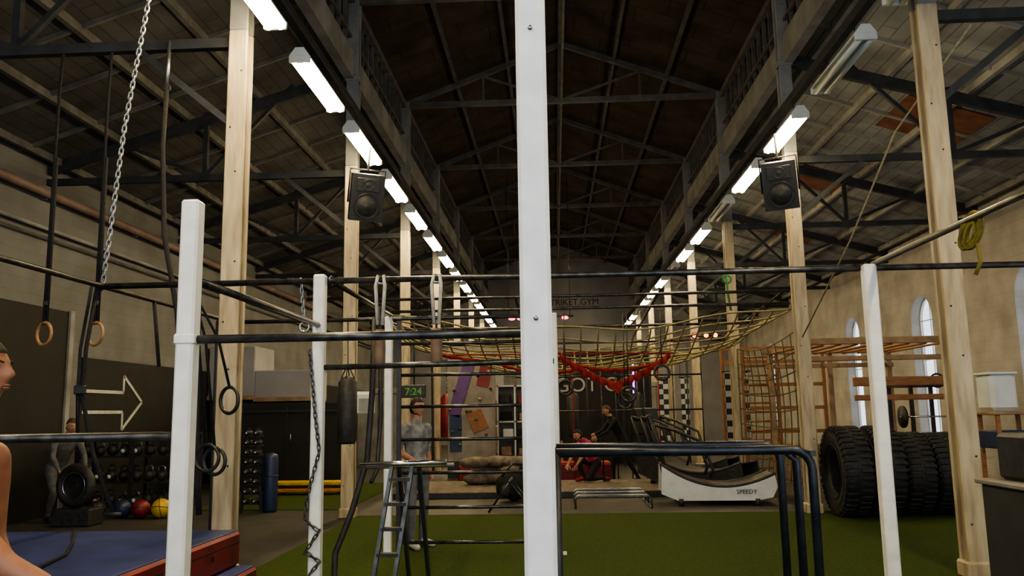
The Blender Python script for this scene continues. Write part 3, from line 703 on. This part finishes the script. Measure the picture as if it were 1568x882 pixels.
# ------------------------------------------------------------------ people
def loft(b,rings,mat,n=20):
    cs=[V(r[0]) for r in rings]; vs=[];N=len(rings)
    for i,(c,rx,ry) in enumerate(rings):
        t=(cs[min(i+1,N-1)]-cs[max(i-1,0)]); t.x=0; t.normalize(); nrm=V((0,t.z,-t.y))
        for k in range(n):
            a=2*pi*k/n; vs.append(V(c)+V((1,0,0))*rx*math.cos(a)+nrm*ry*math.sin(a))
    fs=[(i*n+k,i*n+(k+1)%n,(i+1)*n+(k+1)%n,(i+1)*n+k) for i in range(N-1) for k in range(n)]
    fs+=[tuple(range(n-1,-1,-1)),tuple((N-1)*n+k for k in range(n))]
    b.add(vs,fs,mat,True)
def dseg(p,a,b_):
    ab=b_-a; L=ab.length_squared; t=0 if L<1e-9 else max(0,min(1,(p-a).dot(ab)/L)); return (p-a-ab*t).length
def hand(b,w,d,n,mat,side,curl=.45,sc=1.0):
    w=V(w);d=V(d).normalized();n=V(n);n=(n-d*n.dot(d)).normalized();s_=d.cross(n)*side
    M=Matrix((s_,d,n)).transposed()
    b.ell(w+d*.045*sc,(.042*sc,.055*sc,.017*sc),mat,14,10,M)
    for k,(off,L) in enumerate(((-.03,.068),(-.01,.078),(.011,.073),(.030,.056))):
        p=w+d*.085*sc+s_*off*sc; pts=[w+d*.05*sc+s_*off*.8*sc,p]; dd=d.copy();c=curl*(1+.12*k)
        for f in(.45,.32,.26):
            dd=(dd*math.cos(c)+n*math.sin(c)).normalized()
            p=p+dd*L*f*sc; pts.append(p)
        b.tube(pts,[.0095*sc,.0095*sc,.009*sc,.0082*sc,.006*sc],mat,8)
    p=w+d*.02*sc-s_*.028*sc
    b.tube([p,p+(d*.6-s_*.8)*.03*sc,p+(d*.85-s_*.75+n*.25)*.052*sc,p+(d*1.3-s_*.75+n*.5)*.062*sc],[.013*sc,.0115*sc,.010*sc,.007*sc],mat,8)
def head(b,c,M,skin,hair,long=False):
    def fn(p,d):
        x,y,z=p
        if z<0: t=min(1,-z/.118); x*=1-.30*t*t; 
        if y>0:
            y*=1-.10*abs(z)/.118
            y+=.024*math.exp(-(x/.011)**2-((z+.018)/.018)**2)
            y+=.012*math.exp(-(x/.009)**2-((z-.005)/.022)**2)
            y+=.005*math.exp(-(x/.045)**2-((z-.032)/.010)**2)
            y-=.008*math.exp(-((abs(x)-.031)/.014)**2-((z-.008)/.012)**2)
            y+=.006*math.exp(-(x/.024)**2-((z+.055)/.009)**2)
            y+=.012*math.exp(-(x/.026)**2-((z+.095)/.016)**2)
        elif z<-.03: y*=1-.35*min(1,(-z-.03)/.08)
        return V((x,y,z))
    b.ell(c,(.076,.096,.118),skin,48,40,M,fn)
    eye=pmat('eye_white',(.5,.47,.45)); iris=pmat('eye_iris',(.03,.02,.015)); lip=pmat('lips',(.30,.13,.10),(.26,.1,.08))
    C=V(c)
    for sx in(-1,1):
        b.ell(C+M@V((sx*.031,.077,.008)),(.011,.008,.006),eye,12,8,M); b.ell(C+M@V((sx*.031,.0845,.008)),(.0048,.003,.0048),iris,8,6,M)
        b.tube([C+M@V((sx*.019,.080,.014)),C+M@V((sx*.031,.0865,.0155)),C+M@V((sx*.043,.078,.012))],.0028,skin,6)
        b.tube([C+M@V((sx*.016,.091,.028)),C+M@V((sx*.032,.089,.033)),C+M@V((sx*.047,.078,.028))],.0032,hair,6)
        b.ell(C+M@V((sx*.077,-.004,-.005)),(.010,.018,.031),skin,12,8,M@Euler((.15,0,sx*.3)).to_matrix())
    b.ell(C+M@V((0,.0935,-.050)),(.019,.005,.004),lip,12,6,M); b.ell(C+M@V((0,.0925,-.059)),(.016,.005,.0045),lip,12,6,M)
    nu,nv=40,28; vs=[];fs=[]
    for j in range(nv+1):
        ph=pi*j/nv
        for i in range(nu):
            a=2*pi*i/nu; d=V((math.sin(ph)*math.cos(a),math.sin(ph)*math.sin(a),math.cos(ph)))
            lim = .062 if d.y>.35 else (.0 if d.y>-.1 else -.075)
            if -.1<=d.y<=.35: lim=.0+(d.y+.1)/.45*.062
            if long and d.y<.1: lim=-.14
            p=V((d.x*.081,d.y*.101-.004,d.z*.125)); p=p*(1.0+.012*math.sin(p.x*140)*math.sin(p.z*120+p.y*90))
            if p.z<lim: p=V((d.x*.066,d.y*.082,p.z))
            vs.append(p)
    for j in range(nv):
        for i in range(nu): fs.append((j*nu+i,(j+1)*nu+i,(j+1)*nu+(i+1)%nu,j*nu+(i+1)%nu))
    keep=[f for f in fs if max(vs[k].z for k in f)>-.08 or long]
    b.add(vs,keep,hair,True,Matrix.Translation(C)@M.to_4x4())
def person(name,loc,yaw,J,skin,hair,shirt,pants,shoe,sleeve=1,hyaw=0,hpitch=0,long=False,curl=.45,shorts=False):
    D=dict(head=(0,.03,1.675),neck=(0,0,1.50),chest=(0,0,1.30),waist=(0,0,1.10),pelvis=(0,0,.96),
      shR=(.185,0,1.43),elR=(.23,-.03,1.14),wrR=(.23,.08,.90),shL=(-.185,0,1.43),elL=(-.23,-.03,1.14),wrL=(-.23,.08,.90),
      hipR=(.095,0,.93),knR=(.11,.03,.50),anR=(.11,-.02,.09),toeR=(.135,.17,.045),hipL=(-.095,0,.93),knL=(-.11,.03,.50),anL=(-.11,-.02,.09),toeL=(-.135,.17,.045))
    D.update(J); D={k:V(v) for k,v in D.items()}
    t=MB(); parts=[]; g=skin
    def seg(a,b_,r0,r1,mat,mid=None):
        a=V(a);b_=V(b_); m=(a+b_)/2; rm=mid or (r0+r1)/2; e=(b_-a).normalized()
        t.tube([a-e*r0*.8,a-e*r0*.4,a,a.lerp(b_,.33),m,a.lerp(b_,.75),b_,b_+e*r1*.4,b_+e*r1*.8],[r0*.5,r0*.85,r0,(r0*.5+rm*.5)*1.03,rm,(r1+rm)/2,r1,r1*.85,r1*.5],g,14)
        parts.append((a,b_,(r0+r1)/2,mat))
    pe,wa,ch,ne=D['pelvis'],D['waist'],D['chest'],D['neck']
    up=(ne-ch).normalized(); dn=(pe-wa).normalized()
    loft(t,[(pe+dn*.09,.11,.08),(pe+dn*.03,.165,.112),(pe-dn*.05,.160,.11),(wa,.14,.098),((wa+ch)/2,.155,.108),(ch,.172,.118),(ch+up*.09,.175,.105),(ch+up*.15,.14,.085),(ch+up*.2,.07,.06)],g)
    parts+= [(ch+up*.10,wa,.14,shirt),(wa,pe+(wa-pe)*.3,.13,shirt),(pe,pe+dn*.06,.15,pants)]
    seg(ch+up*.14,D['head']-V((0,.01,.06)),.062,.054,skin)
    parts[-1]=(ne+up*.03,D['head'],.05,skin)
    for S in 'RL':
        sh,el,wr=D['sh'+S],D['el'+S],D['wr'+S]
        seg(ch+up*.10+V((.05 if S=='R' else -.05,0,0)),sh,.07,.062,shirt)
        seg(sh,el,.060,.042,shirt if sleeve>0 else skin,.052)
        seg(el,wr,.043,.027,shirt if sleeve>1 else skin,.039)
        hp,kn,an,to=D['hip'+S],D['kn'+S],D['an'+S],D['toe'+S]
        seg(hp,kn,.092,.058,pants,.078); seg(kn,an,.058,.036,skin if shorts else pants,.053)
        hl=an+V((0,-.04,-.045)) if abs(to.y-an.y)+abs(to.x-an.x)>.05 else an
        seg(an-V((0,0,.02)),to,.047,.040,shoe,.045); seg(hl,an-V((0,0,.04)),.038,.04,shoe)
    me=bpy.data.meshes.new('tmp'); me.from_pydata(t.v,[],t.f); ob=bpy.data.objects.new('tmp',me); scn.collection.objects.link(ob)
    rm=ob.modifiers.new('r','REMESH'); rm.mode='VOXEL'; rm.voxel_size=.013
    sm=ob.modifiers.new('s','SMOOTH'); sm.factor=.5; sm.iterations=7
    dg=bpy.context.evaluated_depsgraph_get(); dg.update(); ev=bpy.data.meshes.new_from_object(ob.evaluated_get(dg))
    bpy.data.objects.remove(ob)
    out=MB(); out.v=[tuple(v.co) for v in ev.vertices]
    for p in ev.polygons:
        c=p.center; best=min(parts,key=lambda q:dseg(c,q[0],q[1])-q[2])
        out.f.append(tuple(p.vertices)); out.m.append(out.mi(best[3])); out.sm.append(True)
    Mh=Euler((hpitch,0,hyaw)).to_matrix()
    head(out,D['head'],Mh,skin,hair,long)
    for S,sd in(('R',1),('L',-1)):
        d=(D['wr'+S]-D['el'+S]).normalized(); n=V((-sd,0.3,0)) if abs(d.x)<.8 else V((0,0,-1))
        hand(out,D['wr'+S]+d*.005,d,n,skin,sd,curl)
    return out.make(name,loc,(0,0,yaw))
skinA=pmat('skin_tone',(.50,.27,.18),(.42,.21,.14),14,.5); skinB=pmat('warm_skin',(.34,.15,.09),(.24,.10,.06),9,.5)
hairD=pmat('dark_hair',(.03,.02,.015),(.015,.01,.008),60,.7); hairB=pmat('brown_hair',(.10,.06,.035),(.06,.035,.02),60,.7)
greyS=pmat('grey_sweater',(.34,.34,.37),(.15,.15,.17),11,.9); greyP=pmat('grey_sweatpants',(.20,.20,.22),(.12,.12,.14),9,.9)
shoeW=pmat('white_shoe',(.6,.6,.58)); shoeB=pmat('black_shoe',(.03,.03,.03)); pink=pmat('pink_top',(.45,.05,.12),(.32,.03,.08),9,.8); dgrey=pmat('dark_grey_cloth',(.12,.12,.125),(.07,.07,.075),9,.9)
person('standing_man',(-1.72,10.25,0),-2.3,dict(elR=(.25,-.02,1.15),wrR=(.12,.18,1.02),elL=(-.22,-.05,1.16),wrL=(-.20,.03,.90),knR=(.12,.08,.5),anR=(.12,.06,.09),toeR=(.17,.25,.045)),skinA,hairD,greyS,greyP,shoeW,1,.2,.0)
person('coach_in_black',(1.45,18.95,0),pi/2+.25,dict(head=(0,.30,1.60),neck=(0,.20,1.46),chest=(0,.12,1.27),waist=(0,.02,1.08),pelvis=(0,-.05,.95),shR=(.18,.17,1.38),shL=(-.18,.17,1.38),
  elR=(.2,.34,1.16),wrR=(.12,.55,1.08),elL=(-.2,.36,1.14),wrL=(-.12,.58,1.02),hipR=(.095,-.05,.92),hipL=(-.095,-.05,.92),knR=(.12,.16,.52),anR=(.12,.14,.09),toeR=(.13,.33,.045),knL=(-.12,-.12,.5),anL=(-.12,-.35,.11),toeL=(-.12,-.18,.045)),skinA,hairB,blkfab,blkfab,shoeB,2,0,-.35)
person('kneeling_athlete',(.78,17.9,.12),pi/2+.5,dict(head=(0,.36,.98),neck=(0,.24,.88),chest=(0,.14,.72),waist=(0,.03,.55),pelvis=(0,-.05,.42),shR=(.18,.2,.82),shL=(-.18,.2,.82),
  elR=(.22,.36,.60),wrR=(.18,.5,.38),elL=(-.22,.36,.60),wrL=(-.18,.5,.38),hipR=(.1,-.05,.40),hipL=(-.1,-.05,.40),knR=(.14,.30,.46),anR=(.13,.16,.09),toeR=(.13,.34,.045),knL=(-.14,.22,.08),anL=(-.13,-.18,.08),toeL=(-.13,-.30,.05)),skinA,hairD,pink,blkfab,redv,1,0,-.3,True)
person('bending_athlete',(-7.9,13.05,0),-2.2,dict(head=(0,.34,1.50),neck=(0,.22,1.36),chest=(0,.12,1.18),waist=(0,0,1.0),pelvis=(0,-.1,.88),shR=(.18,.19,1.29),shL=(-.18,.19,1.29),
  elR=(.24,.30,1.02),wrR=(.2,.45,.82),elL=(-.24,.30,1.02),wrL=(-.2,.45,.82),hipR=(.1,-.1,.85),hipL=(-.1,-.1,.85),knR=(.13,.14,.48),anR=(.12,-.05,.09),toeR=(.14,.14,.045),knL=(-.13,.14,.48),anL=(-.12,-.05,.09),toeL=(-.14,.14,.045)),skinA,hairB,dgrey,dgrey,shoeB,2,0,-.3)
person('foreground_man',(-2.0,2.75,0),-pi/2,dict(head=(0,.035,1.765),neck=(0,-.03,1.57),chest=(0,-.05,1.35),waist=(0,-.02,1.14),pelvis=(0,0,.99),shR=(.175,-.03,1.44),shL=(-.19,-.03,1.47),
  elR=(.16,.28,1.15),wrR=(.10,.52,1.0),elL=(-.25,-.05,1.18),wrL=(-.24,.08,.93),hipR=(.1,0,.96),hipL=(-.1,0,.96)),skinB,hairD,skinB,greyP,shoeB,0,0,.03)

# ------------------------------------------------------------------ camera
cam=bpy.data.cameras.new('camera'); cam.lens=29.05; cam.sensor_width=36; cam.clip_start=.05; cam.clip_end=200
co=bpy.data.objects.new('camera',cam); scn.collection.objects.link(co); scn.camera=co
th,p,r=math.radians(2.82),math.radians(8.54),math.radians(.92)
F=V((-math.sin(th)*math.cos(p),math.cos(th)*math.cos(p),math.sin(p))); Rt=V((math.cos(th),math.sin(th),0)); U=Rt.cross(F)
R2=Rt*math.cos(r)-U*math.sin(r); U2=U*math.cos(r)+Rt*math.sin(r)
Mx=Matrix((R2,U2,-F)).transposed().to_4x4(); Mx.translation=V((0,0,1.6)); co.matrix_world=Mx

# ------------------------------------------------------------------ world
w=bpy.data.worlds.new('world'); scn.world=w; w.use_nodes=True; bg=w.node_tree.nodes['Background']
bg.inputs[0].default_value=(.84,.92,1,1); bg.inputs[1].default_value=1.8
scn.view_settings.view_transform='AgX'; scn.view_settings.look='AgX - Medium High Contrast'; scn.view_settings.exposure=-.02
